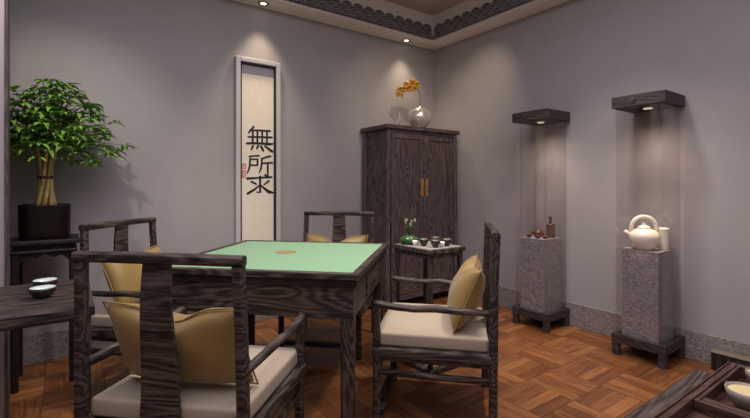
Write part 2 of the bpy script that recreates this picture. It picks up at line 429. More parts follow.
def pillow_mesh():
    bm = bmesh.new(); N = 16; w, h, T = .255, .166, .080
    top, bot = {}, {}
    rnd = random.Random(11)
    for i in range(N+1):
        for j in range(N+1):
            u, v = -1+2*i/N, -1+2*j/N
            x = w*u*(1-.055*(1-v*v)**1.0*(abs(u)**3)); z = h*v*(1-.07*(1-u*u)*(abs(v)**3))
            z -= .060*math.exp(-(u/.34)**2)*max(0, (v+.35)/1.35)**1.6
            th = T*max(0, (1-u**2)*(1-v**2))**.42
            wr = .004*math.sin(9*u+4*v)*max(0, (1-u*u)*(1-v*v))
            edge = i in (0, N) or j in (0, N)
            top[i, j] = bm.verts.new((x, th+wr, z))
            bot[i, j] = top[i, j] if edge else bm.verts.new((x, -th+wr, z))
    for i in range(N):
        for j in range(N):
            bm.faces.new((top[i,j], top[i,j+1], top[i+1,j+1], top[i+1,j])); bm.faces.new((bot[i,j], bot[i+1,j], bot[i+1,j+1], bot[i,j+1]))
    edge = [top[i, 0].co.copy() for i in range(N)] + [top[N, j].co.copy() for j in range(N)] + [top[i, N].co.copy() for i in range(N, 0, -1)] + [top[0, j].co.copy() for j in range(N, 0, -1)]
    mb = MB(); mb.bm.free(); mb.bm = bm
    return mb, edge
def make_pillow(label):
    t = thing('throw_pillow', label, 'pillow', group='gold satin pillows on the armchairs')
    mb, edge = pillow_mesh()
    mb.build('pillow_body', M['gold'], t, smooth=True, subsurf=1)
    MB().tube(edge+[edge[0]], .0035, 6, up=(0, 1, 0)).build('piping', M['gold_dark'], t, smooth=True)
    return t
chair0 = make_chair('')
pillow0 = make_pillow('')
D = 1.06
u = Vector((.7071, .7071, 0)); v = Vector((-.7071, .7071, 0)); c0 = Vector((1.047, 2.298, 0))
#        rear-centre position,              facing azimuth (local +y), label, pillow label, pillow lean
seats = [
 (Vector((.244, 1.534, 0)),      math.atan2(.7071, .7071), 'dark oak armchair with its back to the viewer, before the green table',
  'gold satin pillow behind the broad splat of the nearest armchair'),
 (c0 + u*1.075 - v*.02,            math.atan2(-.7071, -.7071), 'dark oak armchair beyond the green table, mostly hidden by its top',
  'gold satin pillow of which only two corners rise beyond the far table edge'),
 (c0 - v*1.116 - u*.035,                  math.atan2(.7071, -.7071)-.03, 'dark oak armchair in side view right of the green table, beside the small tea table',
  'gold satin pillow in full view on the armchair right of the green table'),
 (c0 + v*1.075 - u*.005,            math.atan2(-.7071, .7071), 'dark oak armchair left of the green table, in front of the potted tree',
  'gold satin pillow on the armchair in front of the potted tree'),
]
for i, (p, az, lab, plab) in enumerate(seats):
    f = Vector((math.cos(az), math.sin(az), 0))
    ch = chair0 if i == 0 else copy_tree(chair0)
    ch.location = p + f*.285; ch.rotation_euler = (0, 0, az-PI/2); ch['label'] = lab
    pi_ = pillow0 if i == 0 else copy_tree(pillow0)
    pi_['label'] = plab
    lean = math.radians(23)
    side = Vector((f.y, -f.x, 0))
    off = 0
    pi_.location = p + f*.118 + side*off + Vector((0, 0, .486+.158))
    pi_.rotation_euler = (lean, 0, az-PI/2)

# ------------------------------------------------------------------ small tea table at the far right corner
def simple_table(name, label, x0, x1, y0, y1, ztop, th, leg, base=False, apron=.05):
    cx, cy = (x0+x1)/2, (y0+y1)/2; hx, hy = (x1-x0)/2, (y1-y0)/2
    t = thing(name, label, 'table', (cx, cy, 0))
    bx('tabletop', M['oak_x'], t, -hx, hx, -hy, hy, ztop-th, ztop, bevel=.004)
    i = .012; a = MB()
    for s in (-1, 1):
        a.box(-hx+i+leg, hx-i-leg, min(s*(hy-i), s*(hy-i-.018)), max(s*(hy-i), s*(hy-i-.018)), ztop-th-apron, ztop-th)
        a.box(min(s*(hx-i), s*(hx-i-.018)), max(s*(hx-i), s*(hx-i-.018)), -hy+i+leg, hy-i-leg, ztop-th-apron, ztop-th)
    a.build('apron', M['oak_x'], t, bevel=.002)
    zb = .035 if base else 0
    for sx in (-1, 1):
        for sy in (-1, 1):
            a_, b_ = sx*(hx-i-leg/2), sy*(hy-i-leg/2)
            MB().bar([(a_, b_, zb), (a_, b_, ztop-th)], leg, leg, up=(0, 1, 0)).build('leg', M['oak_z'], t)
    if base:
        b = MB()
        for s in (-1, 1):
            b.box(-hx+.005, hx-.005, min(s*(hy-.005), s*(hy-.05)), max(s*(hy-.005), s*(hy-.05)), .0, .035)
            b.box(min(s*(hx-.005), s*(hx-.05)), max(s*(hx-.005), s*(hx-.05)), -hy+.05, hy-.05, .0, .035)
        b.build('base_frame', M['oak_x'], t, bevel=.004)
    return t
TT = .79
simple_table('tea_table', 'small dark oak tea table with green vase and cups, before the cabinet', 1.832, 2.155, 1.958, 2.35, TT, .028, .032, base=True, apron=.03)
cl = bx('lit_top_mat', M['lit_top'], None, 1.850, 2.135, 1.980, 2.325, TT, TT+.0025, bevel=0)  # pale mat spread over the top for the light it reflects
tag(cl, 'pale grey mat sheet standing in for light on the small tea table top, under cups and vase', 'mat')
ZM = TT+.0025
def cup(name, r, h, outer, inner, label, loc, group=None, cat='cup', liquid=None, foot=.45):
    t = thing(name, label, cat, loc, 0, group)
    mb = MB(); tk = r*.09
    mb.lathe([(0, 0), (r*foot, 0), (r*foot, h*.10), (r*.72, h*.30), (r*.93, h*.65), (r, h), (r-tk, h), (r*.93-tk, h*.65), (r*.70-tk, h*.34), (0, h*.20)], 28)
    mb.build('bowl_body', outer, t, smooth=True)
    li = MB(); k = .80 if liquid else .66
    rr = r*.95-tk if liquid else r*.92-tk*1.2
    if liquid: li.lathe([(0, h*.86), (rr, h*.86), (rr*1.01, h*.90), (0, h*.90)], 28); li.build('liquid', liquid, t)
    else:
        li.lathe([(0, h*.215), (r*.69-tk*1.25, h*.352), (r*.92-tk*1.1, h*.66), (r-tk*1.15, h*1.0), (r*.92-tk*1.4, h*.67), (r*.68-tk*1.5, h*.37), (0, h*.235)], 28); li.build('glazed_lining', inner, t, smooth=True)
    return t
G = 'dark glazed tea cups on the small tea table'
for x, y, lab in ((1.934, 2.130, 'dark tea cup nearest the green vase on the small tea table'),
                  (1.950, 2.036, 'dark tea cup in front of the others on the small tea table'),
                  (2.064, 2.155, 'dark tea cup at the back, partly hidden by the cup in front of it'),
                  (2.060, 2.040, 'dark tea cup farthest right on the small tea table')):
    cup('tea_cup', .033, .048, M['dark_glaze'], M['cup_lining'], lab, (x, y, ZM), G)
for x, y, lab in ((1.900, 2.180, 'tiny white porcelain cup between the green vase and the dark cups'),
                  (2.006, 2.030, 'tiny white porcelain cup between two dark cups on the tea table')):
    cup('porcelain_cup', .019, .034, M['white'], M['white'], lab, (x, y, ZM), 'tiny white cups on the small tea table')
gv = thing('flower_vase', 'squat green vase with a small orchid on the tea table', 'vase', (1.920, 2.262, TT+.0025))
MB().lathe([(0,0),(.042,0),(.062,.010),(.068,.028),(.058,.048),(.036,.057),(.034,.062),(.030,.062),(.031,.054),(0,.045)], 32).build('vase_body', M['green_glaze'], gv, smooth=True)
rr = random.Random(5)
for k, (dx, dy, top) in enumerate(((-.020, .012, .165), (.030, -.016, .168), (.006, .006, .135))):
    p = bez((0, 0, .06), (dx*.2, dy*.2, .11), (dx*.7, dy*.7, .14), (dx, dy, top))
    st = MB().tube(p, .0022, 6).build('flower_stem', M['leaf_dark'], gv)
    for q in range(4):
        fl = MB(); c = p[-1-q] + Vector((rr.uniform(-.012, .012), rr.uniform(-.012, .012), rr.uniform(-.004, .008)))
        for a in range(5):
            an = a*2*PI/5 + q; dd = Vector((math.cos(an)*.7, math.sin(an)*.5, math.sin(an)*.7)).normalized()
            s2 = dd.cross(Vector((.6, -.8, .3))).normalized()
            fl.loops([[c, c+dd*.005+s2*.0045, c+dd*.011, c+dd*.005-s2*.0045]], cap=False) if False else fl.bm.faces.new([fl.bm.verts.new(z) for z in (c, c+dd*.005+s2*.0045, c+dd*.011+Vector((0,0,.002)), c+dd*.005-s2*.0045)])
        fl.build('blossom', M['petal_w'], st)
lv = MB()
for q in range(9):
    an = q*2*PI/9; dd = Vector((math.cos(an), math.sin(an), 0)); s2 = Vector((-dd.y, dd.x, 0))
    L = .045; b0 = Vector((0,0,.066)) + dd*.006
    a = [b0-s2*.004, b0+s2*.004, b0+dd*L*.4+s2*.008+Vector((0,0,.05)), b0+dd*L+Vector((0,0,.055)), b0+dd*L*.4-s2*.008+Vector((0,0,.05))]
    lv.bm.faces.new([lv.bm.verts.new(p) for p in a])
lv.build('leaves', M['leaf_dark'], gv)

# ------------------------------------------------------------------ side table with two bowls, left
simple_table('side_table', 'dark oak side table at the left edge with two bowls on it', -.78, .085, 1.905, 2.50, .75, .036, .045, apron=.012)
for x, y, lab in ((-.078, 2.163, 'dark bowl with pale glazed inside, the nearer of two on the left side table'),
                  (-.076, 2.33, 'dark bowl with pale glazed inside, behind the other on the left side table')):
    cup('glazed_bowl', .048, .042, M['dark_glaze'], M['pale_glaze'], lab, (x, y, .75), 'pale-lined bowls on the side table', 'bowl')

# ------------------------------------------------------------------ plant stand and potted tree
PS = (-.108, 3.36)
ps = thing('plant_stand', 'tall black wooden stand under the potted tree', 'stand', (*PS, 0))
hx = .172
bx('stand_top', M['ebony'], ps, -hx, hx, -hx, hx, .845, .872, bevel=.006)
bx('waist', M['ebony'], ps, -hx+.03, hx-.03, -hx+.03, hx-.03, .815, .845, bevel=.003)
sr = MB()
sr.box(-hx+.012, hx-.012, -hx+.012, hx-.012, .795, .815); sr.build('shoulder', M['ebony'], ps, bevel=.006)
for q in range(4):
    out = [(-hx+.05, .795), (hx-.05, .795), (hx-.05, .745)]
    for i in range(13):
        k = i/12; x = (hx-.05) - 2*(hx-.05)*k
        out.append((x, .745 + .034*math.sin(PI*k)**.6 - .010*math.cos(6*PI*k)))
    out.append((-hx+.05, .745))
    a = MB().prism(out, -.007, .007, lambda a, b, d: (a, d, b)).build('carved_apron', M['ebony'], ps, bevel=0)
    a.rotation_euler = (0, 0, q*PI/2); a.location = Matrix.Rotation(q*PI/2, 3, 'Z') @ Vector((0, -hx+.035, 0))
for sx in (-1, 1):
    for sy in (-1, 1):
        MB().bar([(sx*(hx-.035), sy*(hx-.035), 0), (sx*(hx-.035), sy*(hx-.035), .796)], .036, .036, up=(0, 1, 0)).build('leg', M['ebony'], ps)

pt = thing('potted_tree', 'leafy green money tree with bound stems in a glossy black pot', 'plant', (*PS, .872))
pot = MB(); R0, R1 = .148, .158
def rrect(h, z, r=.05, n=6):
    out = []
    for cx, cy, a0 in ((h-r, h-r, 0), (-h+r, h-r, PI/2), (-h+r, -h+r, PI), (h-r, -h+r, 1.5*PI)):
        for i in range(n+1): out.append((cx+r*math.cos(a0+PI/2*i/n), cy+r*math.sin(a0+PI/2*i/n), z))
    return out
pot.loops([rrect(.122, 0), rrect(.126, .02), rrect(.129, .208), rrect(.118, .208, .04), rrect(.116, .17, .04)]).build('pot', M['black_gloss'], pt, smooth=False, bevel=.003)
MB().loops([rrect(.1155, .165, .04), rrect(.1155, .182, .04)]).build('soil', M['soil'], pt)
rs = random.Random(21)
tops = []
for k in range(7):
    a = k*2*PI/7
    rb, rm, rt = .036, .026, .062
    p = [(rb*1.25*math.cos(a), rb*.9*math.sin(a), .172), (rb*math.cos(a+.3), rb*math.sin(a+.3), .26), (rm*math.cos(a+.8), rm*math.sin(a+.8), .37), (rm*1.25*math.cos(a+1.1), rm*1.25*math.sin(a+1.1), .46), (rt*math.cos(a+1.3), rt*math.sin(a+1.3), .57)]
    MB().tube(p, .013, 8, scales=[1.25, 1.05, .95, .85, .7]).build('trunk_stem', M['stem'], pt, smooth=True)
    tops.append(Vector(p[-1]))
MB().lathe([(.036, .365), (.041, .368), (.041, .382), (.036, .385)], 20).build('binding', M['tie'], pt)
# branches and leaves
br = MB(); lf = MB()
def leaf(c, d, L, w, droop):
    d = d.normalized(); s2 = d.cross(Vector((0, 0, 1)))
    if s2.length < .01: s2 = Vector((1, 0, 0))
    s2.normalize(); n2 = s2.cross(d)
    tip = c + d*L - Vector((0, 0, droop*L))
    m1 = c + d*L*.38 - Vector((0, 0, droop*L*.12)); m2 = c + d*L*.72 - Vector((0, 0, droop*L*.45))
    V = lf.bm.verts.new
    a, b1, b2, t_ = V(c), V(m1), V(m2), V(tip)
    l1, l2 = V(m1+s2*w+n2*w*.35), V(m2+s2*w*.72+n2*w*.25); r1, r2 = V(m1-s2*w+n2*w*.35), V(m2-s2*w*.72+n2*w*.25)
    for f in ((a, b1, l1), (l1, b1, b2, l2), (l2, b2, t_), (a, r1, b1), (r1, r2, b2, b1), (r2, t_, b2)): lf.bm.faces.new(f)
nb = 165; n_done = 0
for k in range(nb):
    a = 2*PI*((k*.618) % 1); h = (k+.5)/nb
    # umbrella crown: widest low down, narrowing to the top
    z = .47 + .50*h
    rad = (.425*(1-h**2.2)**.7)*rs.uniform(.55, 1.0)
    if h < .10: rad *= .8
    tip = Vector((rad*math.cos(a)+.035, rad*.55*math.sin(a), z + rs.uniform(-.03, .03)))
    if tip.y > .26: tip.y = .26
    st = tops[k % 7]
    mid = Vector((tip.x*.45, tip.y*.45, max(st.z, st.z*.4+tip.z*.6)+.03))
    pts = bez(st, st+Vector((0, 0, .06)), mid, tip, 6)
    br.tube(pts, .0032, 5, scales=[1.3, 1.2, 1, .9, .8, .7, .6])
    od = (tip-pts[-2]).normalized()
    for cl_ in range(2):
        base = tip if cl_ == 0 else pts[4]
        nl = 6 if cl_ == 0 else 4
        for q in range(nl):
            an = math.atan2(od.y, od.x) + (q-(nl-1)/2)*.75 + rs.uniform(-.25, .25)
            dv = Vector((math.cos(an), math.sin(an), rs.uniform(-.15, .45)))
            L = rs.uniform(.055, .090)
            if base.y + dv.y*L > .29: dv.y = -abs(dv.y)*.4
            leaf(base, dv, L, L*.19, rs.uniform(.15, .6))
br.build('branches', M['twig'], pt)
lf.build('foliage', M['leaf'], pt)

# ------------------------------------------------------------------ cabinet
CX0, CX1, CY0, CY1, CZ = 2.44, 3.42, 3.19, 3.655, 1.779
cb = thing('tall_cabinet', 'tall dark purplish oak cabinet with two doors in the far corner', 'cabinet', ((CX0+CX1)/2, (CY0+CY1)/2, 0))
cx, cy = (CX1-CX0)/2, (CY1-CY0)/2
sp = .018       # splay at the foot
bx('cabinet_top', M['cab_x'], cb, -cx, cx, -cy, cy, CZ-.042, CZ, bevel=.008)
ci, cj = cx-.022, cy-.020
for sx in (-1, 1):
    for sy in (-1, 1):
        MB().bar([(sx*(ci-.022+sp), sy*(cj-.022), 0), (sx*(ci-.022), sy*(cj-.022), CZ-.042)], .044, .044, up=(0, 1, 0)).build('corner_post', M['cab_z'], cb)
for s in (-1, 1):
    MB().loops([[(s*(ci-.036+sp), -cj+.04, .14), (s*(ci-.022+sp), -cj+.04, .14), (s*(ci-.022+sp), cj-.04, .14), (s*(ci-.036+sp), cj-.04, .14)],
                [(s*(ci-.036), -cj+.04, CZ-.042), (s*(ci-.022), -cj+.04, CZ-.042), (s*(ci-.022), cj-.04, CZ-.042), (s*(ci-.036), cj-.04, CZ-.042)]]).build('side_panel', M['cab_z'], cb)
bx('back_panel', M['cab_z'], cb, -ci+.03, ci-.03, cj-.03, cj-.018, .14, CZ-.042, bevel=0)
bx('top_rail', M['cab_x'], cb, -ci+.04, ci-.04, -cj+.008, -cj+.036, CZ-.072, CZ-.042, bevel=.003)
bx('bottom_rail', M['cab_x'], cb, -ci+.02, ci-.02, -cj+.008, -cj+.036, .14, .20, bevel=.003)
bx('foot_apron', M['cab_x'], cb, -ci+.02, ci-.02, -cj+.012, -cj+.028, .08, .139, bevel=.003)
bx('bottom_board', M['cab_x'], cb, -ci+.03, ci-.03, -cj+.04, cj-.03, .15, .17, bevel=0)
dz0, dz1 = .203, CZ-.075
for s in (-1, 1):
    x0, x1 = (.012, ci-.046) if s > 0 else (-ci+.046, -.012)
    dr = bx('door', M['cab_z'], cb, x0+.045, x1-.045, -cj+.018, -cj+.030, dz0+.05, dz1-.05, bevel=.004)
    fr = MB()
    fr.box(x0, x0+.047, -cj+.008, -cj+.034, dz0, dz1); fr.box(x1-.047, x1, -cj+.008, -cj+.034, dz0, dz1)
    fr.box(x0+.047, x1-.047, -cj+.009, -cj+.033, dz0, dz0+.052); fr.box(x0+.047, x1-.047, -cj+.009, -cj+.033, dz1-.052, dz1)
    fr.build('door_frame', M['cab_z'], dr, bevel=.003)
    pl = bx('lock_plate', M['brass'], dr, min(s*.014, s*.048), max(s*.014, s*.048), -cj+.002, -cj+.008, 1.090, 1.265, bevel=.002)
    pu = MB().tube([(s*.030, -cj-.006, 1.135), (s*.030, -cj-.014, 1.155), (s*.030, -cj-.014, 1.205), (s*.030, -cj-.006, 1.220)], .005, 8); pu.tube([(s*.030, -cj+.003, 1.135), (s*.030, -cj-.006, 1.135)], .004, 8); pu.tube([(s*.030, -cj+.003, 1.220), (s*.030, -cj-.006, 1.220)], .004, 8)
    pu.build('door_pull', M['brass'], dr, smooth=True)
bx('center_stile', M['cab_z'], cb, -.011, .011, -cj+.004, -cj+.03, dz0, dz1, bevel=.002)

# vase with amber orchid and stone ornament on the cabinet
vs = thing('orchid_vase', 'round pale silver vase holding an amber orchid on top of the cabinet', 'vase', (2.955, 3.318, CZ))
MB().lathe([(0,0),(.064,0),(.070,.014),(.104,.058),(.124,.105),(.124,.130),(.106,.172),(.072,.200),(.042,.212),(.036,.220),(.040,.232),(.033,.232),(.028,.218),(0,.20)], 40).build('vase_body', M['silver_cer'], vs, smooth=True)
toL = Vector((-.812, .584, 0))            # sideways in the corner, towards the scroll
stp = bez((0, 0, .20), Vector((0, 0, .33))+toL*-.012, Vector((0, 0, .45))+toL*-.01, Vector((0, 0, .452))+toL*.10, 14) 
stp += [Vector((0, 0, .440))+toL*.155, Vector((0, 0, .395))+toL*.205, Vector((0, 0, .345))+toL*.225]
st = MB().tube(stp, .0042, 8, scales=[1.2]+[1]*(len(stp)-2)+[.6]).build('flower_stem', M['twig'], vs, smooth=True)
rf = random.Random(9)
def blossom(c, n, R):
    R *= .86
    mb = MB(); n = n.normalized(); a1 = n.cross(Vector((0, 0, 1))).normalized(); a2 = n.cross(a1)
    for k in range(5):
        an = k*2*PI/5 + rf.uniform(-.2, .2) + .3; d = a1*math.cos(an)+a2*math.sin(an); s2 = n.cross(d)
        w = R*(.55 if k % 2 else .40)
        rows = []
        for q, (t, ww, lift) in enumerate(((.06, .15, 0), (.4, .85, .16), (.72, 1, .20), (1.0, .35, .08))):
            rows.append([mb.bm.verts.new(c + d*R*t + s2*w*ww*e + n*R*(lift - .12*abs(e))) for e in (-1, 0, 1)])
        for r0, r1 in zip(rows, rows[1:]):
            for e in (0, 1): mb.bm.faces.new((r0[e], r0[e+1], r1[e+1], r1[e]))
    bl = mb.build('blossom', M['petal_y'], st, smooth=True)
    sd = bl.modifiers.new('solid', 'SOLIDIFY'); sd.thickness = .0015
    lip = MB(); lip.lathe([(0, 0), (R*.16, .004), (R*.10, R*.25), (0, R*.3)], 10)
    lp_ = lip.build('lip', M['gold_dark'], bl, smooth=True)
    lp_.location = c; lp_.rotation_euler = n.to_track_quat('Z', 'Y').to_euler()
face = Vector((-.45, -.85, -.15))
for (s_off, z, dd, R) in ((.035, .448, .01, .047), (.080, .470, .0, .052), (.105, .420, -.02, .046), (.140, .452, .0, .046), (.165, .405, .01, .042), (.200, .405, -.01, .040), (.222, .360, .0, .038), (.185, .345, .0, .030), (.060, .415, .015, .044)):
    blossom(toL*s_off + Vector((0, 0, z)) + Vector((-.012, -.018, 0)) + face.normalized()*dd, face + Vector((rf.uniform(-.4, .4), rf.uniform(-.2, .2), rf.uniform(-.35, .25))), R)

orn = MB()
for (ox, oy, r, h) in ((0, 0, .030, .150), (.035, .012, .026, .072), (-.030, .006, .022, .055), (.012, -.022, .022, .04), (.062, .006, .018, .036)):
    rings = []
    for i in range(8):
        k = i/7; rad = r*(1-k)**.8 + .0015
        rings.append([(ox+k*.012+rad*(1+.18*math.sin(j*2.3+i*1.7))*math.cos(j*2*PI/9), oy+rad*(1+.18*math.cos(j*1.9+i))*math.sin(j*2*PI/9), h*k) for j in range(9)])
    orn.loops(rings)
tag(orn.build('stone_ornament', M['grey_stone_orn'], loc=(2.665, 3.305, CZ)), 'small grey peaked stone ornament beside the silver vase on the cabinet', 'ornament')

# ------------------------------------------------------------------ calligraphy scroll in a pale frame
SX0, SX1, SZ0, SZ1 = 1.163, 1.566, .62, 2.30
sc = thing('framed_calligraphy', 'tall narrow calligraphy panel in a pale grey frame on the back wall', 'picture', ((SX0+SX1)/2, YB, 0))
hw = (SX1-SX0)/2
def ring_frame(name, mat, x, w, z0, z1, y0, y1, bevel=.004):
    f = MB()
    f.box(-x, -x+w, y0, y1, z0, z1); f.box(x-w, x, y0, y1, z0, z1)
    f.box(-x+w, x-w, y0, y1, z0, z0+w); f.box(-x+w, x-w, y0, y1, z1-w, z1)
    return f.build(name, mat, sc, bevel=bevel)
ring_frame('frame', M['frame_w'], hw, .040, SZ0, SZ1, -.050, -.001, .006)
ring_frame('shadow_gap', M['black'], hw-.0405, .013, SZ0+.0405, SZ1-.0405, -.036, -.004, .001)  # black ring painted as the shade in the frame's inner gap
pw = hw-.054
bx('mount', M['mount'], sc, -pw, pw, -.012, -.004, SZ0+.054, SZ1-.054, bevel=0)
bx('paper', M['paper'], sc, -pw+.001, pw-.001, -.0145, -.0125, SZ0+.058, SZ1-.135, bevel=0)
def stroke(mb, pts, ws, f, d0=0, d1=.0012):
    P = [Vector(p) for p in pts]
    # resample lightly for rounded brush ends
    L, Rr = [], []
    n = len(P)
    for i, p in enumerate(P):
        t = (P[min(i+1, n-1)]-P[max(i-1, 0)]).normalized(); nn = Vector((-t.y, t.x)); w = 1.4*(ws[i] if isinstance(ws, (list, tuple)) else ws)
        if i == 0: L.append(p - t*w*.5)
        L.append(p+nn*w/2); Rr.append(p-nn*w/2)
        if i == n-1: L.append(p + t*w*.5)
    mb.prism([(q.x, q.y) for q in L + Rr[::-1]], d0, d1, f)
CH = {
 'wu': [([(70,44),(57,62),(42,78)],[8,8,5]), ([(50,64),(100,61),(156,60)],[7,7,8]), ([(42,97),(100,94),(166,92)],[6,7,8]),
        ([(34,130),(60,127),(110,126),(150,127),(174,124)],[8,9,8,11,5]),
        ([(66,62),(65,95),(64,127)],7), ([(89,61),(89,95),(88,127)],7), ([(114,60),(114,95),(113,127)],7), ([(139,60),(139,95),(138,127)],7),
        ([(66,140),(58,160)],[9,6]), ([(92,138),(86,154)],[9,6]), ([(106,138),(120,162)],[8,9]), ([(128,138),(148,152),(168,164)],[7,9,10])],
 'suo': [([(48,194),(72,190),(98,188)],[7,6,7]), ([(52,207),(90,206)],6), ([(90,206),(89,236)],7), ([(52,236),(89,236)],6), ([(52,203),(50,236),(46,256),(36,278)],[7,7,7,4]),
         ([(158,188),(136,194),(112,203)],[8,7,6]), ([(112,200),(111,232),(106,256),(98,274)],[7,7,7,4]), ([(112,226),(140,223),(168,221)],[6,7,8]), ([(143,224),(143,256),(144,290)],[7,8,6])],
 'qiu': [([(36,303),(90,299),(164,294)],[9,7,8]), ([(103,291),(103,340),(103,372),(86,370)],[8,8,9,5]), ([(58,318),(84,331)],[8,6]), ([(98,338),(72,358),(38,378)],[6,8,9]),
         ([(106,336),(130,356),(150,370),(172,374)],[6,9,13,6]), ([(150,314),(122,334)],[8,5]), ([(128,283),(144,291)],[8,6])],
}
# picture of the lettering: 137 units wide = .236 m, 120 units tall = .21 m
fx = lambda a: -.096 + (a-36)/137*.240
fz = lambda b: 1.715 - (b-42)*.00176
for key, strokes in CH.items():
    mb = MB()
    for i, (pts, ws) in enumerate(strokes):
        stroke(mb, pts, ws, lambda a, b, d, i=i: (fx(a), -.0150-d-.00004*i, fz(b)))
    mb.build('calligraphy_character', M['ink'], sc)
sl = MB()
for (sx0, z0, w, h) in ((-.142, 1.34, .036, .046), (-.142, 1.262, .036, .066)):
    sl.box(sx0, sx0+w, -.0160, -.0150, z0, z0+h)
    bar = .005
so = sl.build('red_seal', M['seal'], sc)
sg = MB()
for (sx0, z0, w, h) in ((-.142, 1.34, .036, .046), (-.142, 1.262, .036, .066)):
    for q in range(1, 4): sg.box(sx0+.006, sx0+w-.006, -.0166, -.0160, z0+h*q/4-.002, z0+h*q/4+.002)
    sg.box(sx0+w/2-.002, sx0+w/2+.002, -.0167, -.0160, z0+.006, z0+h-.006)
sg.build('seal_carving', M['paper'], so)

# ------------------------------------------------------------------ two glass showcases with stone pedestals
def showcase(label, y0):
    x0, x1, y1 = 3.15, 3.484, y0+.34
    cx, cy = (x0+x1)/2, (y0+y1)/2; hx, hy = (x1-x0)/2, (y1-y0)/2
    t = thing('glass_showcase', label, 'display case', (cx, cy, 0), 0, 'glass showcases along the right wall')
    b = MB(); k = .03
    for s in (-1, 1):
        b.box(-hx, hx, min(s*hy, s*(hy-k)), max(s*hy, s*(hy-k)), .085, .150)
        b.box(min(s*hx, s*(hx-k)), max(s*hx, s*(hx-k)), -hy+k, hy-k, .085, .150)
    b.box(-hx+k, hx-k, -hy+k, hy-k, .080, .100)
    bo = b.build('base_frame', M['dark_oak'], t, bevel=.004)
    for sx in (-1, 1):
        for sy in (-1, 1):
            MB().bar([(sx*(hx-.026), sy*(hy-.026), 0), (sx*(hx-.023), sy*(hy-.023), .086)], .050, .050, up=(0, 1, 0)).build('foot', M['dark_oak'], bo)
    zt0, zt1 = 1.742, 1.822; g = .020
    bx('top_box', M['dark_oak'], t, -hx, hx, -hy, hy, zt0, zt1, bevel=.004)
    em = MB(); em.lathe([(0, 0), (.020, 0), (.020, .004), (.012, .006), (0, .006)], 20); e = em.build('lock_rosette', M['oak_y'], t)
    e.rotation_euler = (0, -PI/2, 0); e.location = (-hx, .03, (zt0+zt1)/2)
    for s in (-1, 1):
        MB().box(min(s*(hx-g), s*(hx-g-.006)), max(s*(hx-g), s*(hx-g-.006)), -hy+g+.0065, hy-g-.0065, .1505, zt0).build('glass_pane', M['glass'], t)
        MB().box(-hx+g, hx-g, min(s*(hy-g), s*(hy-g-.006)), max(s*(hy-g), s*(hy-g-.006)), .1505, zt0).build('glass_pane', M['glass'], t)
    ln = MB(); ln.lathe([(0, 0), (.028, 0), (.028, .006), (0, .006)], 20); l = ln.build('lamp_lens', M['case_lens'], t, loc=(0, 0, zt0-.007))
    l['label'] = 'small lit lamp lens'
    return cx, cy, zt0
def pedestal(label, x0, x1, y0, y1, seed, z0=.1005, z1=.747):
    bm = bmesh.new(); bmesh.ops.create_cube(bm, size=1)
    bmesh.ops.subdivide_edges(bm, edges=bm.edges, cuts=17, use_grid_fill=True)
    for w in bm.verts:
        p = w.co
        q = Vector((p.x*.225/.24, p.y, p.z*2.7))*3.2 + Vector((seed*7.3, 0, 0))
        n = noise.noise(q*1.3)*.030 + noise.noise(q*3.7)*.016
        side = max(abs(p.x), abs(p.y)) > .495
        if side:
            d = Vector((p.x, p.y, 0)).normalized()
            p.x += d.x*n*1.1; p.y += d.y*n*1.1
        if abs(p.z) < .49: pass
        p.x = max(-.5, min(.5, p.x)); p.y = max(-.5, min(.5, p.y))
    for w in bm.verts:
        w.co = Vector(((x0+x1)/2+w.co.x*(x1-x0), (y0+y1)/2+w.co.y*(y1-y0), (z0+z1)/2+w.co.z*(z1-z0))) - Vector(((x0+x1)/2, (y0+y1)/2, 0))
    mb = MB(); mb.bm.free(); mb.bm = bm
    o = mb.build('stone_pedestal', M['pillar'], None, loc=((x0+x1)/2, (y0+y1)/2, 0))
    return tag(o, label, 'pedestal', 'stone pedestals in the showcases')
ca = showcase('tall glass showcase with dark wooden top, the farther one, holding brown tea ware', 1.992)
cc = showcase('tall glass showcase with dark wooden top, the nearer one, holding a cream teapot', 1.153)
pedestal('rough grey stone pedestal under the brown tea ware', 3.203, 3.449, 2.052, 2.285, 1)
pedestal('rough grey stone pedestal under the cream teapot', 3.203, 3.449, 1.213, 1.446, 2)
PZ = .748
# cream teapot
tp = thing('teapot', 'cream ceramic teapot with overhead handle on the nearer stone pedestal', 'teapot', (3.290, 1.338, PZ))
MB().lathe([(0,0),(.056,0),(.064,.008),(.088,.045),(.099,.082),(.096,.105),(.078,.130),(.050,.144),(.044,.146),(0,.146)], 36).build('pot_body', M['white_cer'], tp, smooth=True)
MB().lathe([(0,.1462),(.043,.1462),(.041,.155),(.030,.166),(.014,.172),(.010,.174),(.012,.181),(.008,.187),(0,.189)], 28).build('lid', M['white_cer'], tp, smooth=True)
sd = Vector((-.62, .785, 0)).normalized()
ha = []
for i in range(17):
    a = PI*i/16; ha.append(sd*(.080*math.cos(a)) + Vector((0, 0, .122+.108*math.sin(a)**.75)))
MB().tube(ha, .0135, 10, up=(sd.y, -sd.x, 0)).build('handle', M['white_cer'], tp, smooth=True)
MB().tube([sd*.082+Vector((0,0,.098)), sd*.108+Vector((0,0,.114)), sd*.118+Vector((0,0,.130))], .017, 12, scales=[1.2, .9, .7], up=(sd.y, -sd.x, 0)).build('spout', M['white_cer'], tp, smooth=True)
mg = thing('ceramic_jar', 'slim cream ceramic jar behind the teapot on the nearer pedestal', 'jar', (3.402, 1.256, PZ))
MB().lathe([(0,0),(.030,0),(.033,.010),(.030,.06),(.029,.10),(.034,.138),(.036,.150),(.031,.150),(.026,.10),(0,.02)], 28).build('jar_body', M['white_cer'], mg, smooth=True)
MB().tube([(.028,.0,.045),(.046,.0,.055),(.050,.0,.085),(.030,.0,.112)], .005, 8, up=(0,1,0)).build('jar_handle', M['white_cer'], mg, smooth=True)
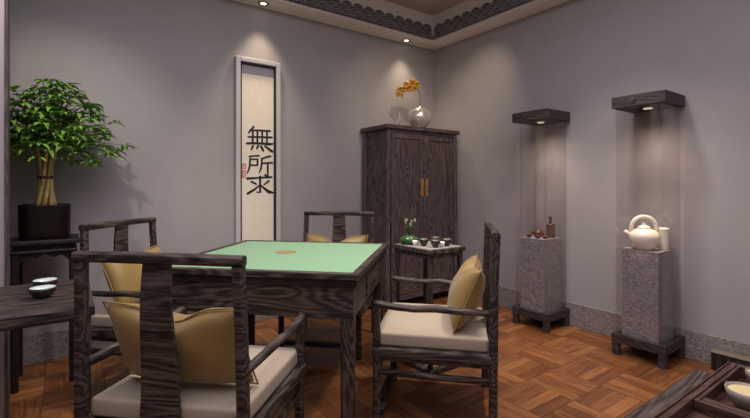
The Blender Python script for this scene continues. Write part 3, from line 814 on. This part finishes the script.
tag(MB().lathe([(0,0),(.016,0),(.026,.008),(.024,.009),(0,.004)], 24).build('small_dish', M['white_cer'], loc=(3.236, 1.414, PZ), smooth=True), 'tiny cream dish left of the teapot on the nearer pedestal', 'dish')
# brown tea ware
bp_ = thing('teapot', 'small brown clay teapot among the brown tea ware on the farther pedestal', 'teapot', (3.345, 2.205, PZ))
MB().lathe([(0,0),(.026,0),(.040,.018),(.043,.036),(.034,.054),(.022,.058),(0,.058)], 28).build('pot_body', M['brown_clay'], bp_, smooth=True)
MB().lathe([(0,.0582),(.023,.0582),(.018,.066),(.005,.070),(.004,.074),(.008,.080),(0,.085)], 20).build('lid', M['brown_clay'], bp_, smooth=True)
MB().tube([(-.036,.02,.030),(-.052,.032,.042),(-.060,.038,.056)], .008, 8, scales=[1.2,.9,.6]).build('spout', M['brown_clay'], bp_, smooth=True)
MB().tube([(.034,-.02,.046),(.056,-.034,.046),(.056,-.034,.022),(.034,-.02,.018)], .004, 8, up=(.6,.8,0)).build('handle', M['brown_clay'], bp_, smooth=True)
for x, y, lab in ((3.252, 2.232, 'brown clay cup left of the small brown teapot'), (3.250, 2.148, 'brown clay cup in front of the small brown teapot'), (3.275, 2.088, 'brown clay cup beside the brown tool holder')):
    cup('clay_cup', .027, .024, M['brown_clay'], M['dark_glaze'], lab, (x, y, PZ), 'brown clay cups on the farther pedestal')
th_ = thing('tool_holder', 'tall brown tea tool holder with one tool standing in it', 'holder', (3.375, 2.105, PZ))
MB().lathe([(0,0),(.034,0),(.036,.006),(.031,.05),(.034,.105),(.037,.118),(.031,.118),(.028,.10),(0,.02)], 24).build('holder_body', M['brown_clay'], th_, smooth=True)
bt = tag(MB().lathe([(0,0),(.009,0),(.012,.06),(.012,.13),(.016,.15),(.016,.165),(0,.17)], 14).build('tea_tool', M['brown_clay'], loc=(3.372, 2.105, PZ+.022), smooth=True), 'brown wooden tea tool standing in the tool holder', 'tool')

# ------------------------------------------------------------------ oak tea table with tray, lower right, and the stool behind
rt = thing('low_table', 'low dark grey oak table with the tea tray at the lower right', 'table', (1.395, .177, 0))
bx('tabletop', M['oak_x'], rt, -.695, .695, -.477, .477, .415, .45, bevel=.004)
for sx in (-1, 1):
    for sy in (-1, 1): MB().bar([(sx*.64, sy*.42, 0), (sx*.64, sy*.42, .4155)], .055, .055, up=(0,1,0)).build('leg', M['oak_z'], rt)
a = MB()
for s in (-1, 1):
    a.box(-.61, .61, min(s*.43, s*.41), max(s*.43, s*.41), .35, .415); a.box(min(s*.65, s*.63), max(s*.65, s*.63), -.39, .39, .35, .415)
a.build('apron', M['oak_x'], rt, bevel=.003)
# tray
TX0, TX1, TY0, TY1, TZ = 1.02, 1.983, -.12, .520, .55
tr = thing('tea_tray', 'reddish brown wooden tea tray with sunken compartments on the low table', 'tray', ((TX0+TX1)/2, (TY0+TY1)/2, .45))
ox, oy = (TX0+TX1)/2, (TY0+TY1)/2
def T(x0, x1, y0, y1, z0, z1): return (x0-ox, x1-ox, y0-oy, y1-oy, z0-.45, z1-.45)
bx('tray_base', M['tray_wood'], tr, *T(TX0+.005, TX1-.005, TY0+.005, TY1-.005, .4505, .512), bevel=.003)
for (x0, x1, y0, y1) in ((TX0, TX1, TY1-.006, TY1), (TX0, TX1, TY1-.028, TY1-.010), (1.552, TX1-.026, TY1-.042, TY1-.032), (TX0, TX1, TY0, TY0+.012), (TX0, TX1, TY0+.016, TY0+.036)):
    MB().box(*T(x0, x1, y0, y1, .5125, TZ)).build('long_rail', M['tray_wood'], tr, bevel=.002)
for (x0, x1) in ((TX1-.024, TX1), (TX0, TX0+.024)): MB().box(*T(x0, x1, TY0+.0365, TY1-.0285, .5125, TZ)).build('cross_rail', M['tray_y'], tr, bevel=.002)
for xc, w in ((1.560, .020), (1.586, .020), (1.780, .022)): MB().box(*T(xc-w/2, xc+w/2, TY0+.0365, TY1-(.0285 if xc < 1.57 else .0425), .5125, TZ-.003)).build('cross_rail', M['tray_y'], tr, bevel=.002)
TB = .5125
cup('tea_bowl', .056, .062, M['bowl_cer'], M['bowl_cer'], 'pale bowl of yellow tea in the tea tray compartment', (1.688, .396, TB), None, 'bowl', liquid=M['tea'], foot=.4)
cup('tea_bowl', .030, .052, M['bowl_cer'], M['bowl_cer'], 'small pale cup at the right edge, farther than the yellow tea bowl', (1.908, .425, TB), None, 'cup', liquid=M['tea'], foot=.4)
# low ribbed cover at the foot of the right wall
gx = thing('vent_cover', 'low black ribbed vent cover with a gilt top edge along the right wall', 'vent', (3.440, .40, 0))
bx('cover_body', M['dark_cloth'], gx, -.036, .036, -.585, .585, 0, .112, bevel=.003)
for k in range(24):
    MB().box(-.0405, -.0365, -.57+k*.049, -.57+k*.049+.022, .008, .106).build('rib', M['ebony'], gx)
bx('gilt_edge', M['pale_edge'], gx, -.041, .036, -.588, .588, .1122, .120, bevel=.002)

# ------------------------------------------------------------------ recessed downlights in the soffit
def downlight(label, x, y):
    t = thing('downlight', label, 'lamp', (x, y, ZS), 0, 'recessed downlights in the soffit')
    MB().lathe([(.0245, -.001), (.047, -.001), (.047, -.006), (.042, -.009), (.026, -.007), (.0245, -.001)], 28).build('trim_ring', M['steel'], t, smooth=True)
    MB().lathe([(0, -.0045), (.024, -.0045), (.024, -.001), (0, -.001)], 24).build('lamp_lens', M['lamp_lens'], t)
downlight('recessed round downlight in the soffit above the calligraphy panel', 1.385, 3.585)
downlight('recessed round downlight in the soffit above the cabinet, near the room corner', 3.005, 3.59)

# ------------------------------------------------------------------ lights
def spot(name, loc, target, watts, col, angle, blend=.6, r=.03):
    l = bpy.data.lights.new(name, 'SPOT'); l.energy = watts; l.color = col; l.spot_size = math.radians(angle); l.spot_blend = blend; l.shadow_soft_size = r
    o = bpy.data.objects.new(name, l); COL.objects.link(o); o.location = loc
    o.rotation_euler = (Vector(target)-Vector(loc)).to_track_quat('-Z', 'Y').to_euler(); return o
def area(name, loc, target, watts, col, sx, sy):
    l = bpy.data.lights.new(name, 'AREA'); l.shape = 'RECTANGLE'; l.size = sx; l.size_y = sy; l.energy = watts; l.color = col
    o = bpy.data.objects.new(name, l); COL.objects.link(o); o.location = loc
    o.rotation_euler = (Vector(target)-Vector(loc)).to_track_quat('-Z', 'Y').to_euler(); return o
WARM = (1, .82, .60); NEU = (1, .90, .78); LAV = (.90, .85, 1)
spot('downlight_beam_scroll', (1.385, 3.515, ZS-.02), (1.385, 3.55, 0), 18, WARM, 74, .7, .03)
spot('downlight_beam_cabinet', (3.005, 3.515, ZS-.02), (3.005, 3.53, 0), 20, WARM, 88, 1, .05)
spot('scroll_fill_spot', (1.37, 2.35, ZC-.03), (1.37, 3.66, 1.45), 42, WARM, 44, 1, .04)  # spot added to brighten the scroll paper, no fixture there
spot('corner_downlight', (2.75, 2.55, ZC-.03), (3.5, 3.03, 1.92), 24, WARM, 58, 1, .04)
spot('cabinet_fill_spot', (2.25, 2.15, ZC-.03), (2.95, 3.5, 1.75), 44, WARM, 66, 1, .05)  # added fill to lift the cabinet front and the walls around it
for nm, cs, k in (('far', ca, 1), ('near', cc, 1.4)):
    spot('showcase_lamp_'+nm, (cs[0], cs[1], cs[2]-.02), (cs[0], cs[1], 0), 13*k, WARM, 46, 1, .02)
    spot('showcase_glow_'+nm, (cs[0], cs[1], cs[2]-.02), (cs[0], cs[1], 0), 9, WARM, 96, 1, .05)
    spot('showcase_wash_'+nm, (cs[0]-.02, cs[1], cs[2]-.03), (cs[0]-.02, cs[1], 0), 4, WARM, 150, 1, .04)
spot('table_downlight', (1.05, 2.25, ZC-.03), (1.05, 2.28, 0), 145, NEU, 88, .8, .12)
spot('plant_downlight', (-.15, 2.10, ZC-.05), (.0, 3.35, 1.45), 62, NEU, 60, .8, .05)
spot('aisle_downlight', (2.45, 1.45, ZC-.03), (2.5, 1.45, 0), 120, NEU, 95, .8, .10)
area('ceiling_glow', (.6, .6, ZC-.04), (.6, .6, 0), 82, LAV, 3.2, 3.2)

w = bpy.data.worlds.new('world'); S.world = w; w.use_nodes = True
w.node_tree.nodes['Background'].inputs[0].default_value = (.34, .295, .27, 1)  # plain world colour as soft fill through the left-out wall

# ------------------------------------------------------------------ camera
cam = bpy.data.cameras.new('camera'); co = bpy.data.objects.new('camera', cam); COL.objects.link(co)
cam.sensor_width = 36; cam.lens = 428/750*36; cam.shift_y = -24/750
cam.clip_start = .05
co.location = (0, 0, 1.2); co.rotation_euler = (PI/2, 0, -math.radians(35.74))
S.camera = co
S.view_settings.view_transform = 'Standard'; S.view_settings.look = 'None'; S.view_settings.gamma = 1; S.view_settings.exposure = .22
S.view_settings.use_curve_mapping = False
S.cycles.use_denoising = True
S.cycles.max_bounces = 8
